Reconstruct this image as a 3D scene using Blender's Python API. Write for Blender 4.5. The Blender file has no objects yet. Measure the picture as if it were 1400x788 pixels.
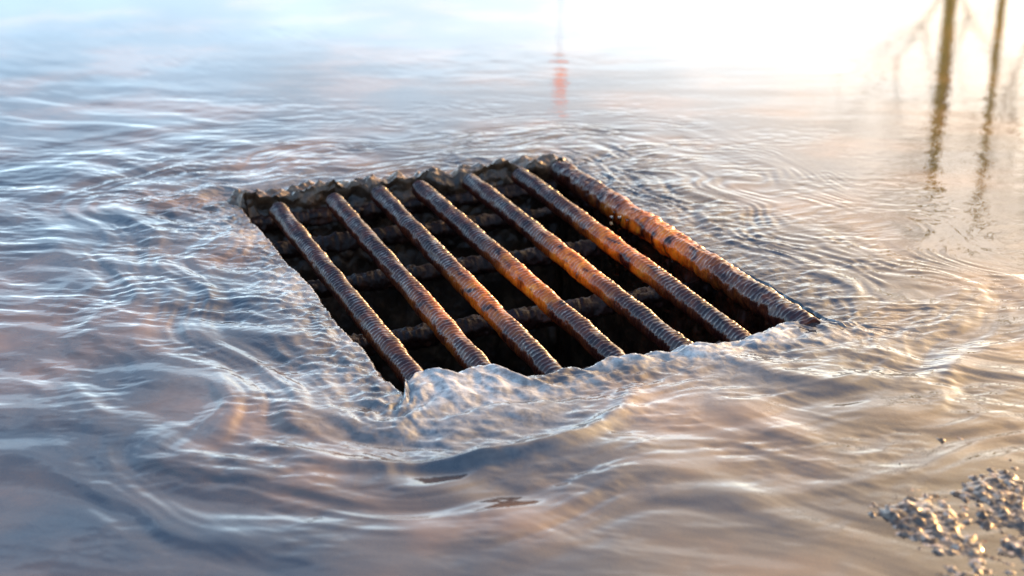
import bpy, math, numpy as np
from mathutils import Vector, Matrix
S=bpy.context.scene
rng=np.random.RandomState(7)
# ---------------- noise helpers ----------------
_T=rng.rand(256,256)*2*np.pi
_GX=np.cos(_T);_GY=np.sin(_T)
def perlin(x,y,seed=0,per=None):
    x=np.asarray(x,float);y=np.asarray(y,float)
    xi=np.floor(x).astype(np.int64);yi=np.floor(y).astype(np.int64)
    xf=x-xi;yf=y-yi
    u=xf**3*(xf*(xf*6-15)+10);v=yf**3*(yf*(yf*6-15)+10)
    def g(ix,iy,dx,dy):
        if per: ix=np.mod(ix,per)
        a=(ix+seed*37)&255;b=(iy+seed*91)&255
        return _GX[a,b]*dx+_GY[a,b]*dy
    n00=g(xi,yi,xf,yf);n10=g(xi+1,yi,xf-1,yf);n01=g(xi,yi+1,xf,yf-1);n11=g(xi+1,yi+1,xf-1,yf-1)
    return ((n00*(1-u)+n10*u)*(1-v)+(n01*(1-u)+n11*u)*v)*1.5
def fbm(x,y,seed=0,o=3,per=None,gain=.5):
    r=0;a=1;f=1
    for k in range(o):
        r=r+a*perlin(x*f,y*f,seed+k*5,per*f if per else None);a*=gain;f*=2
    return r
def cell(x,y,seed=0):
    xi=np.floor(x).astype(np.int64);yi=np.floor(y).astype(np.int64)
    best=np.full(x.shape,9.0);idv=np.zeros(x.shape)
    for dx in(-1,0,1):
        for dy in(-1,0,1):
            a=(xi+dx+seed*13)&255;b=(yi+dy+seed*29)&255
            px=xi+dx+_T[a,b]/(2*np.pi);py=yi+dy+_T[b,a]/(2*np.pi)
            d=np.hypot(px-x,py-y);m=d<best
            best=np.where(m,d,best);idv=np.where(m,_T[(a*7)&255,(b*3)&255]/(2*np.pi),idv)
    return best,idv
def sstep(a,b,x):
    t=np.clip((x-a)/(b-a),0,1);return t*t*(3-2*t)
# ---------------- frame of the drain ----------------
TH=math.radians(23.5)
U=np.array([math.cos(TH),math.sin(TH)]);V=np.array([-math.sin(TH),math.cos(TH)])
C=np.array([-.023,1.727])
def W(u,v): return C[0]+u*U[0]+v*V[0], C[1]+u*U[1]+v*V[1]
U0,U1,V0,V1=-.249,.268,-.362,.352
RC=.014
def perimeter(step,ncorner):
    pts=[];nr=[];q=[]
    cs=[((U1-RC,V0+RC),-90),((U1-RC,V1-RC),0),((U0+RC,V1-RC),90),((U0+RC,V0+RC),180)]
    qq=0
    RQ=.2
    for k in range(4):
        (cx,cy),a0=cs[k]
        for j in range(ncorner):
            t=j/ncorner;a=math.radians(a0+90*t)
            pts.append((cx,cy));nr.append((math.cos(a),math.sin(a)));q.append(qq+RQ*math.pi/2*t)
        qq+=RQ*math.pi/2
        (nx,ny),_=cs[(k+1)%4]
        L=math.hypot(nx-cx,ny-cy);n=int(L/step);a=math.radians(a0+90)
        for j in range(n):
            t=j/n
            pts.append((cx+(nx-cx)*t,cy+(ny-cy)*t));nr.append((math.cos(a),math.sin(a)));q.append(qq+L*t)
        qq+=L
    return np.array(pts),np.array(nr),np.array(q),qq
def ring_mesh(name,X,Y,Z,mask=None,attrs=None):
    nr_,na=X.shape
    co=np.stack([X,Y,Z],-1).reshape(-1,3)
    idx=np.arange(nr_*na).reshape(nr_,na)
    a=idx[:-1];b=idx[1:];a2=np.roll(a,-1,1);b2=np.roll(b,-1,1)
    F=np.stack([a,b,b2,a2],-1).reshape(-1,4)
    if mask is not None:
        F=F[mask[:-1].reshape(-1)]
    me=bpy.data.meshes.new(name)
    me.vertices.add(len(co));me.vertices.foreach_set('co',co.astype(np.float32).ravel())
    me.loops.add(F.size);me.loops.foreach_set('vertex_index',F.astype(np.int32).ravel())
    me.polygons.add(len(F));me.polygons.foreach_set('loop_start',np.arange(0,F.size,4,dtype=np.int32))
    me.polygons.foreach_set('use_smooth',np.ones(len(F),dtype=bool))
    if attrs:
        for k,v in attrs.items():
            at=me.attributes.new(k,'FLOAT','POINT');at.data.foreach_set('value',(v+np.zeros(X.shape)).astype(np.float32).ravel())
    me.update(calc_edges=True);me.validate()
    ob=bpy.data.objects.new(name,me);S.collection.objects.link(ob);return ob
# ---------------- materials ----------------
def mat(name):
    m=bpy.data.materials.new(name);m.use_nodes=True;nt=m.node_tree;nt.nodes.clear()
    return m,nt
def N(nt,t,**k):
    n=nt.nodes.new(t)
    for a,b in k.items():
        if a in n.inputs.keys(): n.inputs[a].default_value=b
        else: setattr(n,a,b)
    return n
def ramp(nt,src,stops):
    r=nt.nodes.new('ShaderNodeValToRGB');e=r.color_ramp.elements
    e[0].position,e[0].color=stops[0][0],(*stops[0][1],1)
    e[1].position,e[1].color=stops[-1][0],(*stops[-1][1],1)
    for p,c in stops[1:-1]:
        x=e.new(p);x.color=(*c,1)
    nt.links.new(src,r.inputs[0]);return r
def simple(name,stops,scale,rough=.6,bump=.3,bdist=.002,coat=0,detail=6,spec=.5,sun_band=None):
    m,nt=mat(name);L=nt.links.new
    o=N(nt,'ShaderNodeOutputMaterial');p=N(nt,'ShaderNodeBsdfPrincipled')
    g=N(nt,'ShaderNodeNewGeometry')
    n=N(nt,'ShaderNodeTexNoise',Scale=scale,Detail=detail,Roughness=.65);L(g.outputs['Position'],n.inputs['Vector'])
    r=ramp(nt,n.outputs[0],stops);src=r.outputs[0]
    if sun_band:
        at=N(nt,'ShaderNodeAttribute',attribute_name='sun_band')
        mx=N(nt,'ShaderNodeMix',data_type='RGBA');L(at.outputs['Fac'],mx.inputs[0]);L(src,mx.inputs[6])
        r3=ramp(nt,n.outputs[0],sun_band);L(r3.outputs[0],mx.inputs[7]);src=mx.outputs[2]
    L(src,p.inputs['Base Color'])
    n2=N(nt,'ShaderNodeTexNoise',Scale=scale*4,Detail=4);L(g.outputs['Position'],n2.inputs['Vector'])
    b=N(nt,'ShaderNodeBump',Strength=bump,Distance=bdist);L(n2.outputs[0],b.inputs['Height']);L(b.outputs[0],p.inputs['Normal'])
    p.inputs['Roughness'].default_value=rough;p.inputs['Coat Weight'].default_value=coat;p.inputs['Coat Roughness'].default_value=.12
    p.inputs['Specular IOR Level'].default_value=spec
    L(p.outputs[0],o.inputs[0]);return m
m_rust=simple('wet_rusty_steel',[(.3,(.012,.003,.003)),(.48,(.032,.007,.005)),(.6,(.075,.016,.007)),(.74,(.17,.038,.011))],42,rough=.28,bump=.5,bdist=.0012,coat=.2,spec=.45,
   sun_band=[(.3,(.14,.022,.003)),(.44,(.52,.095,.005)),(.56,(.82,.19,.010)),(.68,(.95,.32,.02))])  # orange stops put the sunlit band into the rust colour
m_rust2=simple('dark_crusty_steel',[(.3,(.010,.004,.003)),(.55,(.025,.008,.005)),(.75,(.08,.025,.012))],45,rough=.5,bump=.8,bdist=.003,coat=.06,spec=.3)
m_wall=simple('wet_stained_concrete',[(.3,(.012,.007,.005)),(.5,(.045,.024,.013)),(.7,(.13,.068,.034))],30,rough=.45,bump=.8,bdist=.004,coat=.12)
m_deep=simple('pit_sump',[(.3,(.006,.005,.004)),(.7,(.015,.012,.01))],20,rough=.25)
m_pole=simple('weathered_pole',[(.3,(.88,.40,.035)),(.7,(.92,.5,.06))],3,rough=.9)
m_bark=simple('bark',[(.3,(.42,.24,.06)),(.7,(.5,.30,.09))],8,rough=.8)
m_metal=simple('pale_painted_metal',[(.3,(.8,.79,.77)),(.7,(.82,.81,.79))],5,rough=.5)

# asphalt
m_asph,nt=mat('wet_asphalt');L=nt.links.new
o=N(nt,'ShaderNodeOutputMaterial');p=N(nt,'ShaderNodeBsdfPrincipled')
g=N(nt,'ShaderNodeNewGeometry')
vo=N(nt,'ShaderNodeTexVoronoi',Scale=190);L(g.outputs['Position'],vo.inputs['Vector'])
sp=N(nt,'ShaderNodeSeparateColor');L(vo.outputs['Color'],sp.inputs[0])
r=ramp(nt,sp.outputs[0],[(0,(.035,.030,.030)),(.5,(.075,.064,.058)),(.8,(.16,.14,.125)),(1,(.5,.46,.43))])
n=N(nt,'ShaderNodeTexNoise',Scale=6,Detail=5);L(g.outputs['Position'],n.inputs['Vector'])
mx=N(nt,'ShaderNodeMix',data_type='RGBA',blend_type='MULTIPLY');mx.inputs[0].default_value=.8
r2=ramp(nt,n.outputs[0],[(.3,(.7,.55,.45)),(.7,(1.6,1.15,.8))])
L(r.outputs[0],mx.inputs[6]);L(r2.outputs[0],mx.inputs[7])
ar=N(nt,'ShaderNodeAttribute',attribute_name='silt');nr2=N(nt,'ShaderNodeTexNoise',Scale=60,Detail=5);L(g.outputs['Position'],nr2.inputs['Vector'])
rr_=ramp(nt,nr2.outputs[0],[(.3,(.045,.024,.013)),(.5,(.14,.075,.036)),(.7,(.34,.21,.115))])
mx2=N(nt,'ShaderNodeMix',data_type='RGBA');L(ar.outputs['Fac'],mx2.inputs[0]);L(mx.outputs[2],mx2.inputs[6]);L(rr_.outputs[0],mx2.inputs[7])
L(mx2.outputs[2],p.inputs['Base Color'])
b=N(nt,'ShaderNodeBump',Strength=.8,Distance=.002);L(vo.outputs['Distance'],b.inputs['Height']);b.invert=True;L(b.outputs[0],p.inputs['Normal'])
p.inputs['Roughness'].default_value=.35;p.inputs['Coat Weight'].default_value=.35;p.inputs['Coat Roughness'].default_value=.12
L(p.outputs[0],o.inputs[0])

# water
m_w,nt=mat('muddy_water');L=nt.links.new
o=N(nt,'ShaderNodeOutputMaterial');g=N(nt,'ShaderNodeNewGeometry')
at=N(nt,'ShaderNodeAttribute',attribute_name='murk');at2=N(nt,'ShaderNodeAttribute',attribute_name='near');at3=N(nt,'ShaderNodeAttribute',attribute_name='foam')
nn=N(nt,'ShaderNodeTexNoise',Scale=60,Detail=3,Roughness=.5,Distortion=.8);L(g.outputs['Position'],nn.inputs['Vector'])
b2=N(nt,'ShaderNodeBump',Distance=.0012);L(nn.outputs[0],b2.inputs['Height']);L(at2.outputs['Fac'],b2.inputs['Strength'])
tr=N(nt,'ShaderNodeBsdfTransparent',Color=(.82,.66,.50,1))
nm=N(nt,'ShaderNodeTexNoise',Scale=4.5,Detail=4);L(g.outputs['Position'],nm.inputs['Vector'])
rm=ramp(nt,nm.outputs[0],[(.38,(.028,.032,.042)),(.5,(.075,.055,.045)),(.64,(.21,.115,.062))])
nfo=N(nt,'ShaderNodeTexNoise',Scale=75,Detail=5,Roughness=.7);L(g.outputs['Position'],nfo.inputs['Vector'])
rfo=ramp(nt,nfo.outputs[0],[(.38,(.35,.35,.35)),(.62,(1.25,1.25,1.25))])
fm=N(nt,'ShaderNodeMath',operation='MULTIPLY');fm.use_clamp=True;L(at3.outputs['Fac'],fm.inputs[0]);L(rfo.outputs[0],fm.inputs[1])
mf=N(nt,'ShaderNodeMix',data_type='RGBA');L(fm.outputs[0],mf.inputs[0]);L(rm.outputs[0],mf.inputs[6]);mf.inputs[7].default_value=(.62,.59,.55,1)
df=N(nt,'ShaderNodeBsdfDiffuse');L(mf.outputs[2],df.inputs[0]);L(b2.outputs[0],df.inputs['Normal'])
ms=N(nt,'ShaderNodeMixShader');L(at.outputs['Fac'],ms.inputs[0]);L(tr.outputs[0],ms.inputs[1]);L(df.outputs[0],ms.inputs[2])
fr=N(nt,'ShaderNodeFresnel',IOR=2.05);L(b2.outputs[0],fr.inputs['Normal'])
gl=N(nt,'ShaderNodeBsdfGlossy',Roughness=.022);L(b2.outputs[0],gl.inputs['Normal'])
m2=N(nt,'ShaderNodeMixShader');L(fr.outputs[0],m2.inputs[0]);L(ms.outputs[0],m2.inputs[1]);L(gl.outputs[0],m2.inputs[2])
L(m2.outputs[0],o.inputs[0])

# ---------------- ground function ----------------
def ground_z(x,y):
    z=-.034+.004*fbm(x*3,y*3,40,2)
    d=(x-.29)*.55-(y-1.07)*.9+.045*fbm(x*9,y*9,50,3)
    z=z+.022*sstep(-.42,-.05,d)*sstep(.12,.35,x)+.0125*sstep(-.14,.12,d)*sstep(.15,.32,x)
    return z
# ---------------- water sheet ----------------
P,Nn,Q,QT=perimeter(.0021,200)
sv=[-.024,-.0225,-.021,-.0195,-.018,-.016,-.014,-.012,-.010,-.008,-.006,-.004,-.002,0]
s=0;st=.0018
while s<250:
    if s>.45: st*=1.045
    elif s>.03: st=.0024
    s+=st;sv.append(s)
sv=np.array(sv)
SS=np.repeat(sv[:,None],len(Q),1);QQ=np.repeat(Q[None,:],len(sv),0)
lu=P[None,:,0]+Nn[None,:,0]*(RC+SS);lv=P[None,:,1]+Nn[None,:,1]*(RC+SS)
back=sstep(.80,.95,Nn[:,1])[None,:];front=sstep(.5,.95,-Nn[:,1])[None,:];left=sstep(.5,.95,-Nn[:,0])[None,:];right=sstep(.5,.95,Nn[:,0])[None,:]
X,Y=W(lu,lv)
sp_=np.maximum(SS,0)
PA=int(round(QT/.24));qa=QQ/QT*PA
PB=int(round(QT/.10));qb=QQ/QT*PB
warp=fbm(qa,sp_/.16,3,2,PA)
warp2=fbm(qb,sp_/.06,5,2,PB)
wbig=fbm(X/.22+3,Y/.22,49,2)
nearleft=np.clip(sstep(.05,-.30,lu)*.9+sstep(-.30,-.5,lv)*.8,0,1)
env=np.exp(-(sp_/(.21+.17*nearleft))**2)
z=-.0035*np.exp(-sp_/.05)-.004*np.exp(-sp_/.2)
def ridge(n): return 1-2*np.abs(n)
sw=sp_+.05*warp+.03*wbig
z+= env*(.0024+.0034*nearleft)*perlin(qa,sw/.060,12,PA)*sstep(0,.05,sp_)
z+= env*.0015*(1-.3*nearleft)*fbm(qb,(sp_+.03*warp+.03*wbig+.006*warp2)/.026,13,2,PB)*sstep(0,.03,sp_)
z+= env*.0013*(1-.3*nearleft)*ridge(perlin(qb,(sw)/.040,16,PB))*sstep(0,.04,sp_)
z+= env*nearleft*.0014*perlin(qa+.4,sw/.028,17,PA)*sstep(0,.04,sp_)
mask=sstep(-.05,.45,fbm(qb,sp_/.10+2,15,2,PB))
z+= mask*np.exp(-(sp_/.19)**2)*.00060*np.sin(2*np.pi*(sp_+.04*warp+.03*wbig+.006*warp2)/.0145)*sstep(.003,.03,sp_)*(1-.5*nearleft)
mask2=sstep(-.05,.4,fbm(qb+.5,sp_/.10+7,18,2,PB))
z+= mask2*np.exp(-(sp_/.27)**2)*.0007*np.sin(2*np.pi*(sp_*.9+.06*warp+.05*wbig+.006*warp2)/.023)*sstep(.01,.06,sp_)*(1-.6*nearleft)
gust=sstep(-.35,.35,fbm(X/.13,Y/.10,80,2))
z+= gust*np.exp(-(sp_/.30)**2)*.0016*fbm((X+.02*warp)/.036,(Y+.02*warp)/.016,81,3)*sstep(.0,.03,sp_)
z+= .0020*fbm(X/.020,Y/.016,30,3)*np.exp(-(sp_/.06)**2)*(.5+.9*front+.6*left)
far=np.exp(-(sp_/.65)**2)
rx=X*math.cos(-.35)+Y*math.sin(-.35);ry=-X*math.sin(-.35)+Y*math.cos(-.35)
wx=fbm(X/.25,Y/.25,44,2)
nf_=sstep(.92,1.25,Y)*.65+.35
z+= nf_*nearleft*far*.0046*fbm(rx/.26,(ry+.04*wx)/.080,21,2,gain=.45)*sstep(.0,.10,sp_)
z+= nf_*nearleft*far*.0013*fbm(rx/.11,(ry+.03*wx)/.028,23,3)*sstep(0,.08,sp_)*sstep(-.4,.2,wx+.1)
patch=sstep(-.4,.4,fbm(X/.6+4,Y/.4,46,2))*sstep(.5,-.5,X)*sstep(1.3,2.0,Y)
z+= patch*np.exp(-(sp_/1.4)**2)*.00065*fbm(X/.06,(Y+.02*wx)/.022,27,3)*sstep(0,.1,sp_)
z+= np.exp(-(sp_/1.5)**2)*.00022*fbm(X/.25,Y/.08,28,2)
rd=np.hypot((lu+.20)*.8,(lv+.36))
z+= .010*np.exp(-((rd-.165-.012*wx)/.011)**2)*sstep(-.36,-.44,lv)*np.exp(-((lu+.2)/.15)**2)
z-= .006*np.exp(-((rd-.12)/.03)**2)*sstep(-.36,-.44,lv)*np.exp(-((lu+.2)/.2)**2)
rd2=np.hypot((lu-.30),(lv+.30))+.03*warp+.01*wx
z+= .0035*np.exp(-((rd2-.24)/.018)**2)*sstep(-.28,-.40,lv)
z-= .003*np.exp(-((rd2-.19)/.025)**2)*sstep(-.28,-.40,lv)
bars=[(-.218,-.202,.0126),(-.146,-.117,.0126),(-.079,-.048,.0128),(0,.016,.0128),(.08,.097,.0128),(.153,.180,.013),(.236,.252,.0175)]
for k,(bu,_,rr) in enumerate(bars):
    a=[.007,.005,.002,.004,.002,.003,.003][k]
    vv0=[-.350,-.362,-.374,-.372,-.37,-.37,-.372][k]
    z+= a*np.exp(-((lu-bu-.004)/.024)**2-((lv-vv0)/.024)**2)
z+= front*.005*np.exp(-(sp_/.03)**2)*(1+.9*warp2)
din=np.clip(-SS,0,None)
z-= (din/.024)**1.6*.16
strk=fbm(QQ/QT*300,din/.05+z*4,33,2,300)
jit=np.where(SS<0,strk*.0025,0)+np.exp(-(SS/.02)**2)*(fbm(QQ/QT*50,SS*0+.5,35,3,50)*(.005+.008*front))
tong=0
for bu,a_,w_ in((-.215,.046,.032),(-.150,.028,.024),(-.185,.010,.02),(.02,.010,.03),(.21,.012,.03)):
    tong=tong+a_*np.exp(-((lu-bu)/w_)**2)
pull=tong*front*np.exp(-(SS/.035)**2)
lu=lu+Nn[None,:,0]*jit;lv=lv+Nn[None,:,1]*jit+pull
X,Y=W(lu,lv)
G=ground_z(X,Y)
depth=np.clip(z-G,0,1)
murk=np.clip(1-np.exp(-depth/.012),0,.93)
murk=np.where(SS<0,.3,murk)
rimz=np.exp(-(sp_/.035)**2)
murk=murk*(1-.6*rimz*(1-front)*(1-.4*left))
murk=murk*(1-.8*np.exp(-(((lu-.35)/.07)**2+((lv-.12)/.22)**2)))
near=.06+.8*np.exp(-(sp_/.12)**2)+.14*np.exp(-(sp_/.5)**2)
foam=np.clip(1.1*np.exp(-(sp_/.04)**2)*(front+.6*left)*(.4+1.2*warp2)+.36*np.exp(-(sp_/.17)**2)*nearleft*(.5+.9*warp),0,.85)
keep=np.ones(SS.shape,bool)
backn=sstep(.3,.9,Nn[:,1])[None,:]
keep&=~((SS<.003+.026*backn*(1+.7*warp2))&(backn>.15))
keep&=~((SS<-.009)&(strk>.05)&(right>.5))
water=ring_mesh('water',X,Y,z,keep,{'murk':murk,'near':near,'foam':foam});water.data.materials.append(m_w)

# ---------------- asphalt ground ----------------
P2,N2,Q2,QT2=perimeter(.003,260)
sv=[0];s=0;st=.0022
while s<400:
    if s>.75: st*=1.07
    elif s>.1: st=.0025
    s+=st;sv.append(s)
sv=np.array(sv);SS2=np.repeat(sv[:,None],len(Q2),1)
lu=P2[None,:,0]+N2[None,:,0]*(RC+SS2);lv=P2[None,:,1]+N2[None,:,1]*(RC+SS2)
X2,Y2=W(lu,lv);Z2=ground_z(X2,Y2)
wj=fbm(X2/.010,Y2/.010,93,2)*.003
c1,i1=cell((X2+wj)/.0075,(Y2-wj)/.0075,2)
c2_,i2=cell((X2-wj)/.014,(Y2+wj)/.014,5)
Z2+= (np.clip(.65-c1,0,1)*.0085*i1+np.clip(.45-c2_,0,1)*.012*sstep(.7,1,i2)+.005*fbm(X2/.045,Y2/.045,90,3)-.0005)*np.exp(-(SS2/1.2)**2)
bk=sstep(.3,.9,N2[:,1])[None,:]
wd=.020+.032*bk*(1+.35*fbm(Q2*12,Q2*0,61,2))[None,:]
crust=np.exp(-(SS2/wd)**4)
Z2=Z2*(1-crust)+crust*(-.012+.016*bk+(.004+.007*bk)*fbm(X2/.028,Y2/.028,60,4))
silt=np.clip(np.exp(-(SS2/.12)**2)*.9+.35*sstep(0,.6,X2)*sstep(.9,1.3,Y2),0,1)
ground=ring_mesh('asphalt_ground',X2,Y2,Z2,None,{'silt':silt});ground.data.materials.append(m_asph)

# ---------------- pit ----------------
zz=np.concatenate([np.linspace(0,-.12,50),np.linspace(-.125,-.75,30)])
ZZ=np.repeat(zz[:,None],len(Q2),1);QQ2=np.repeat(Q2[None,:],len(zz),0)
per=int(QT2/.05)
off=.010*fbm(QQ2/QT2*per,ZZ/.035,70,4,per)*sstep(0,-.012,ZZ)
lu=P2[None,:,0]+N2[None,:,0]*(RC-off);lv=P2[None,:,1]+N2[None,:,1]*(RC-off)
Xp,Yp=W(lu,lv)
ZP=ZZ+Z2[0][None,:]
pit=ring_mesh('storm_drain_pit',Xp,Yp,ZP);pit.data.materials.append(m_wall)
import bmesh
def from_bm(name,bm,m,parent=None,smooth=True):
    me=bpy.data.meshes.new(name);bm.to_mesh(me);bm.free()
    if smooth:
        for f in me.polygons:f.use_smooth=True
    ob=bpy.data.objects.new(name,me);S.collection.objects.link(ob);me.materials.append(m)
    if parent:ob.parent=parent
    return ob
bm=bmesh.new()
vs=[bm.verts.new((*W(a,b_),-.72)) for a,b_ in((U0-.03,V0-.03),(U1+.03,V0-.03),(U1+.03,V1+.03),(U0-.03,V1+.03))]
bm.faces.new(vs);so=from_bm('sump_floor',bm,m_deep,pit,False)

# ---------------- bars ----------------
def tube(name,p0,p1,r,rib=0,pitch=.0078,lump=.0006,seed=0,m=None,parent=None,nseg=36,sag=0,dl=.0011):
    p0=np.array(p0,float);p1=np.array(p1,float);Lg=np.linalg.norm(p1-p0);d=(p1-p0)/Lg
    up=np.array([0,0,1.]);sd=np.cross(d,up)
    if np.linalg.norm(sd)<1e-3: sd=np.array([1.,0,0])
    sd/=np.linalg.norm(sd);up=np.cross(sd,d)
    n=int(Lg/dl);t=np.linspace(0,Lg,n)
    t=np.concatenate([[0,0,.0],t,[Lg,Lg,Lg]])
    rs=np.ones(len(t));rs[:3]=[.0,.6,.9];rs[-3:]=[.9,.6,0]
    a=np.linspace(0,2*np.pi,nseg,endpoint=False)
    T,A=np.meshgrid(t,a,indexing='ij')
    ph=2*np.pi*(T/pitch)+.7*np.cos(A+.4)+.6*perlin(T/.05,A*0,seed+3)
    ribs=np.clip(np.sin(ph)+.1,0,1.1)**.8
    worn=.4+.6*sstep(-.5,.3,fbm(T/.06+seed*3,np.cos(A)*1.2+np.sin(A)*.7,seed+8,2))
    R=r+rib*(ribs*worn-.5)+lump*fbm(T/.012+seed*7,np.cos(A)*1.7+3+np.sin(A)*1.3,seed,4)+lump*1.2*fbm(T/.06,np.cos(A)+seed+np.sin(A)*.6,seed+1,2)
    R=R*rs[:,None]
    bend=sag*np.sin(np.pi*T/Lg)
    co=p0+T[...,None]*d+(R*np.cos(A))[...,None]*sd+((R*np.sin(A))-bend)[...,None]*up
    rel=co[...,:2]-C;uu=rel@U;vv=rel@V
    sun_band=np.exp(-((vv-(-.105+.42*uu))/(.080+.05*sstep(.1,.25,uu)))**2)*(.25+.75*sstep(-.2,0,uu))*sstep(-.26,-.12,uu)*sstep(-.8,-.1,fbm(T/.03,np.cos(A)*1.5,seed+40,3))  # slanting band of low sunlight across the bars, painted as orange colour
    ob=ring_mesh(name,co[...,0],co[...,1],co[...,2],None,{'sun_band':np.clip(sun_band*1.1,0,.95)});ob.data.materials.append(m)
    if parent:ob.parent=parent
    return ob
grate=bpy.data.objects.new('storm_drain_grate',None);S.collection.objects.link(grate)
vfar=[.312,.318,.322,.322,.324,.326,.332];zf=[-.009,-.007,-.006,-.005,-.004,-.005,-.008]
for k,(un,uf,rr) in enumerate(bars):
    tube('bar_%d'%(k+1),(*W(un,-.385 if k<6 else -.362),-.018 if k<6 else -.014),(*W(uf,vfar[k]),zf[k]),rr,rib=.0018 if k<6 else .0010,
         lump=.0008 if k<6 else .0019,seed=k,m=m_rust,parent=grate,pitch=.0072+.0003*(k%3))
for k,(v_,z_,r_) in enumerate([(.262,-.052,.012),(.105,-.056,.012),(-.10,-.056,.013),(-.29,-.056,.012)]):
    tube('cross_bar_%d'%(k+1),(*W(U0-.01,v_),z_),(*W(U1+.01,v_+.004),z_),r_,rib=.0008,lump=.003,seed=20+k,m=m_rust2,parent=grate,dl=.002,nseg=28)
def strip(name,u0,v0,u1,v1,z0,w,h,seed):
    return tube(name,(*W(u0,v0),z0),(*W(u1,v1),z0),w,rib=0,lump=.004,seed=seed,m=m_rust2,parent=grate,dl=.002,nseg=24)
strip('seat_rail_back',U0,V1-.004,U1,V1-.004,-.038,.010,0,31)
strip('seat_rail_side',U1-.002,V0,U1-.002,V1,-.034,.011,0,33)
for k,(u_,v_,zt,zb,rr) in enumerate([(.212,.085,-.004,-.075,.0022),(.219,.075,-.002,-.09,.0030),(.225,.062,-.003,-.08,.0018),(.224,.10,-.003,-.06,.0016),(.262,.0,-.015,-.12,.003),(.262,-.08,-.015,-.12,.0025),(.262,.17,-.015,-.12,.0025)]):
    x_,y_=W(u_,v_)
    tube('falling_strand_%d'%(k+1),(x_,y_,zb),(x_+.001,y_+.001,zt),rr,lump=.0012,seed=60+k,m=m_w,parent=water,dl=.002,nseg=14)

# ---------------- distant things seen mirrored ----------------
def cone_bm(bm,p0,p1,r0,r1,n=10,rings=1):
    p0=Vector(p0);p1=Vector(p1);d=(p1-p0).normalized()
    a=d.orthogonal().normalized();b=d.cross(a)
    rows=[]
    for k in range(rings+1):
        t=k/rings;c=p0.lerp(p1,t);r=r0+(r1-r0)*t
        rows.append([bm.verts.new(c+a*math.cos(2*math.pi*j/n)*r+b*math.sin(2*math.pi*j/n)*r) for j in range(n)])
    for k in range(rings):
        for j in range(n): bm.faces.new((rows[k][j],rows[k][(j+1)%n],rows[k+1][(j+1)%n],rows[k+1][j]))
    bm.faces.new(rows[0][::-1]);bm.faces.new(rows[-1])
def pole(name,x,y,h,r):
    bm=bmesh.new()
    cone_bm(bm,(x,y,-.05),(x,y,.25),r*1.7,r*1.6,16)
    cone_bm(bm,(x,y,.25),(x,y,h),r*1.15,r*.6,16,8)
    cone_bm(bm,(x,y,h),(x,y,h+.12),r*.7,r*.25,16)
    for zc in (1.2,3.4):
        cone_bm(bm,(x,y,zc),(x,y,zc+.06),r*1.25,r*1.25,16)
    return from_bm(name,bm,m_pole)
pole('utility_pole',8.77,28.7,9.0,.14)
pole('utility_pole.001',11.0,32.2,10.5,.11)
def tree(name,x,y,h,seed):
    r=np.random.RandomState(seed);bm=bmesh.new()
    def br(p,d,l,rad,lev):
        q=p
        nseg=3
        for k in range(nseg):
            d=(d+Vector(r.normal(0,.12,3))).normalized()
            q2=q+d*(l/nseg);cone_bm(bm,q,q2,rad*(1-.2*k),rad*(1-.2*(k+1)),6 if lev>1 else 10)
            if lev<5:
                for _ in range(2 if lev else (1 if k else 0)+1):
                    if r.rand()<.85:
                        a=Vector(r.normal(0,1,3));a=(a-d*a.dot(d)).normalized()
                        nd=(d*.75+a*.65+Vector((0,0,.12))).normalized()
                        if lev<4 or r.rand()<.4: br(q2,nd,l*.62,rad*.45,lev+1)
            q=q2
    br(Vector((x,y,-.1)),Vector((0,0,1)),h*.62,h*.009,0)
    return from_bm(name,bm,m_bark)
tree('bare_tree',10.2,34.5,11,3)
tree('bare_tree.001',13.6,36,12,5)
bm=bmesh.new();cone_bm(bm,(.85,25,-.05),(.85,25,4.6),.011,.009,14,4);cone_bm(bm,(.85,25,-.05),(.85,25,.2),.08,.07,14)
tl=from_bm('traffic_light',bm,m_metal)
m_red,nt=mat('red_signal_lens');o=N(nt,'ShaderNodeOutputMaterial');e=N(nt,'ShaderNodeEmission',Color=(1,.45,.34,1),Strength=3.2);nt.links.new(e.outputs[0],o.inputs[0])
bm=bmesh.new();bmesh.ops.create_cube(bm,size=1,matrix=Matrix.Translation((.85,25,5.05))@Matrix.Diagonal((.18,.12,.80,1)))
bmesh.ops.bevel(bm,geom=bm.edges[:],offset=.03,segments=2);hs=from_bm('signal_housing',bm,m_metal,tl,False)
for k,zc in enumerate((5.30,5.05,4.80)):
    bm=bmesh.new();cone_bm(bm,(.85,24.95,zc),(.85,24.90,zc),.10,.10,20)
    from_bm('lens_%d'%(k+1),bm,m_red,tl,False)

# ---------------- sky + sun ----------------
AZ=math.radians(48);EL=math.radians(17)
sd=Vector((math.sin(AZ)*math.cos(EL),math.cos(AZ)*math.cos(EL),math.sin(EL)))
w=bpy.data.worlds.new('World');S.world=w;w.use_nodes=True;nt=w.node_tree;nt.nodes.clear();L=nt.links.new
def M(op,a,b=None,c=None):
    n=nt.nodes.new('ShaderNodeMath');n.operation=op
    for i,v in enumerate((a,b,c)):
        if v is None: continue
        if isinstance(v,(int,float)): n.inputs[i].default_value=v
        else: L(v,n.inputs[i])
    return n.outputs[0]
o=N(nt,'ShaderNodeOutputWorld');bg=N(nt,'ShaderNodeBackground',Strength=.15)
sk=N(nt,'ShaderNodeTexSky');sk.sky_type='NISHITA';sk.sun_disc=False;sk.sun_elevation=EL;sk.sun_rotation=AZ;sk.dust_density=1.0
tc=N(nt,'ShaderNodeTexCoord');mp=N(nt,'ShaderNodeMapping');mp.inputs['Scale'].default_value=(1.2,1.2,4);L(tc.outputs['Generated'],mp.inputs[0])
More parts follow.
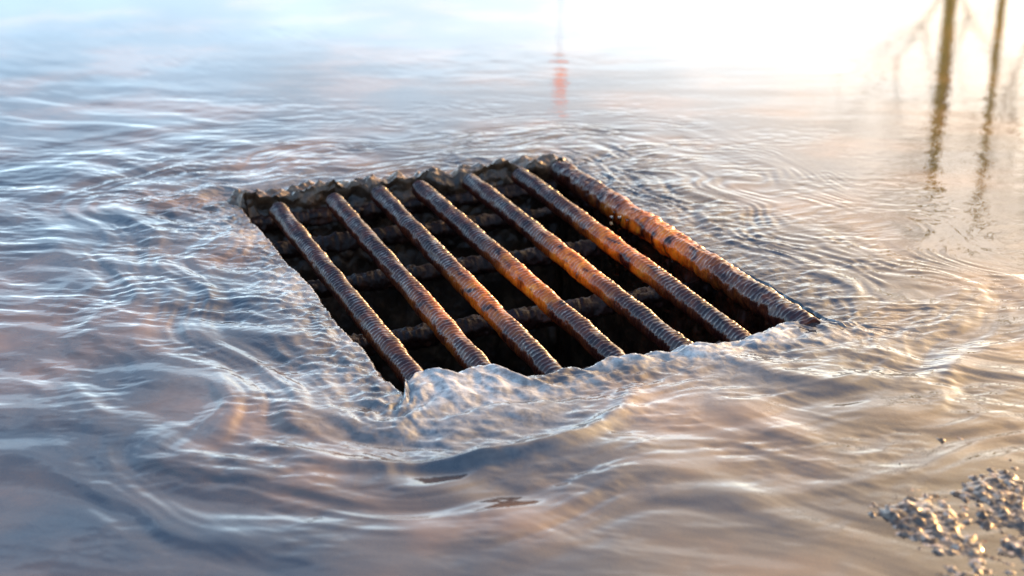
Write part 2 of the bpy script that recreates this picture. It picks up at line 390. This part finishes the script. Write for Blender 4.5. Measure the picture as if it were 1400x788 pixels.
cn=N(nt,'ShaderNodeTexNoise',Scale=2.2,Detail=6,Roughness=.55);L(mp.outputs[0],cn.inputs['Vector'])
sx=N(nt,'ShaderNodeSeparateXYZ');L(tc.outputs['Generated'],sx.inputs[0])
zc=M('MAXIMUM',sx.outputs[2],0)
haze=M('EXPONENT',M('MULTIPLY',zc,-4.4))
cl=ramp(nt,cn.outputs[0],[(.42,(0,0,0)),(.62,(1,1,1))])
hz=M('MULTIPLY',haze,M('ADD',M('MULTIPLY',cl.outputs[0],.85),.88))
hzz=M('ADD',hz,M('MULTIPLY',cl.outputs[0],.05))
dt=nt.nodes.new('ShaderNodeVectorMath');dt.operation='DOT_PRODUCT';L(tc.outputs['Generated'],dt.inputs[0]);dt.inputs[1].default_value=sd
lobe=M('POWER',M('MAXIMUM',dt.outputs['Value'],0),5)
def vscale(col,fac):
    n=nt.nodes.new('ShaderNodeVectorMath');n.operation='SCALE';n.inputs[0].default_value=col;L(fac,n.inputs['Scale']);return n.outputs[0]
def vadd(a,b):
    n=nt.nodes.new('ShaderNodeVectorMath');n.operation='ADD';L(a,n.inputs[0]);L(b,n.inputs[1]);return n.outputs[0]
tot=vadd(vadd(sk.outputs[0],vscale((11.0,14.4,17.4),hzz)),vscale((31,17.0,2),lobe))
up_=vscale((.1,1.3,3.3),M('ADD',M('MULTIPLY',zc,.3),.7))
tot=vadd(tot,up_)
L(tot,bg.inputs[0]);L(bg.outputs[0],o.inputs[0])
sl=bpy.data.lights.new('sun','SUN');sl.energy=5;sl.angle=math.radians(.5);sl.color=(1,.54,.20)
so=bpy.data.objects.new('sun',sl);S.collection.objects.link(so);so.rotation_euler=sd.to_track_quat('Z','Y').to_euler()
# ---------------- camera ----------------
cam=bpy.data.cameras.new('camera');co=bpy.data.objects.new('camera',cam);S.collection.objects.link(co)
cam.sensor_width=36;cam.lens=50.1;cam.clip_end=2000;cam.clip_start=.01
co.location=(0,0,.6);co.rotation_euler=(math.radians(90-20.6),0,0)
cam.dof.use_dof=True;cam.dof.focus_distance=1.62;cam.dof.aperture_fstop=5.0
S.camera=co
S.view_settings.view_transform='Standard';S.view_settings.look='None';S.view_settings.exposure=0
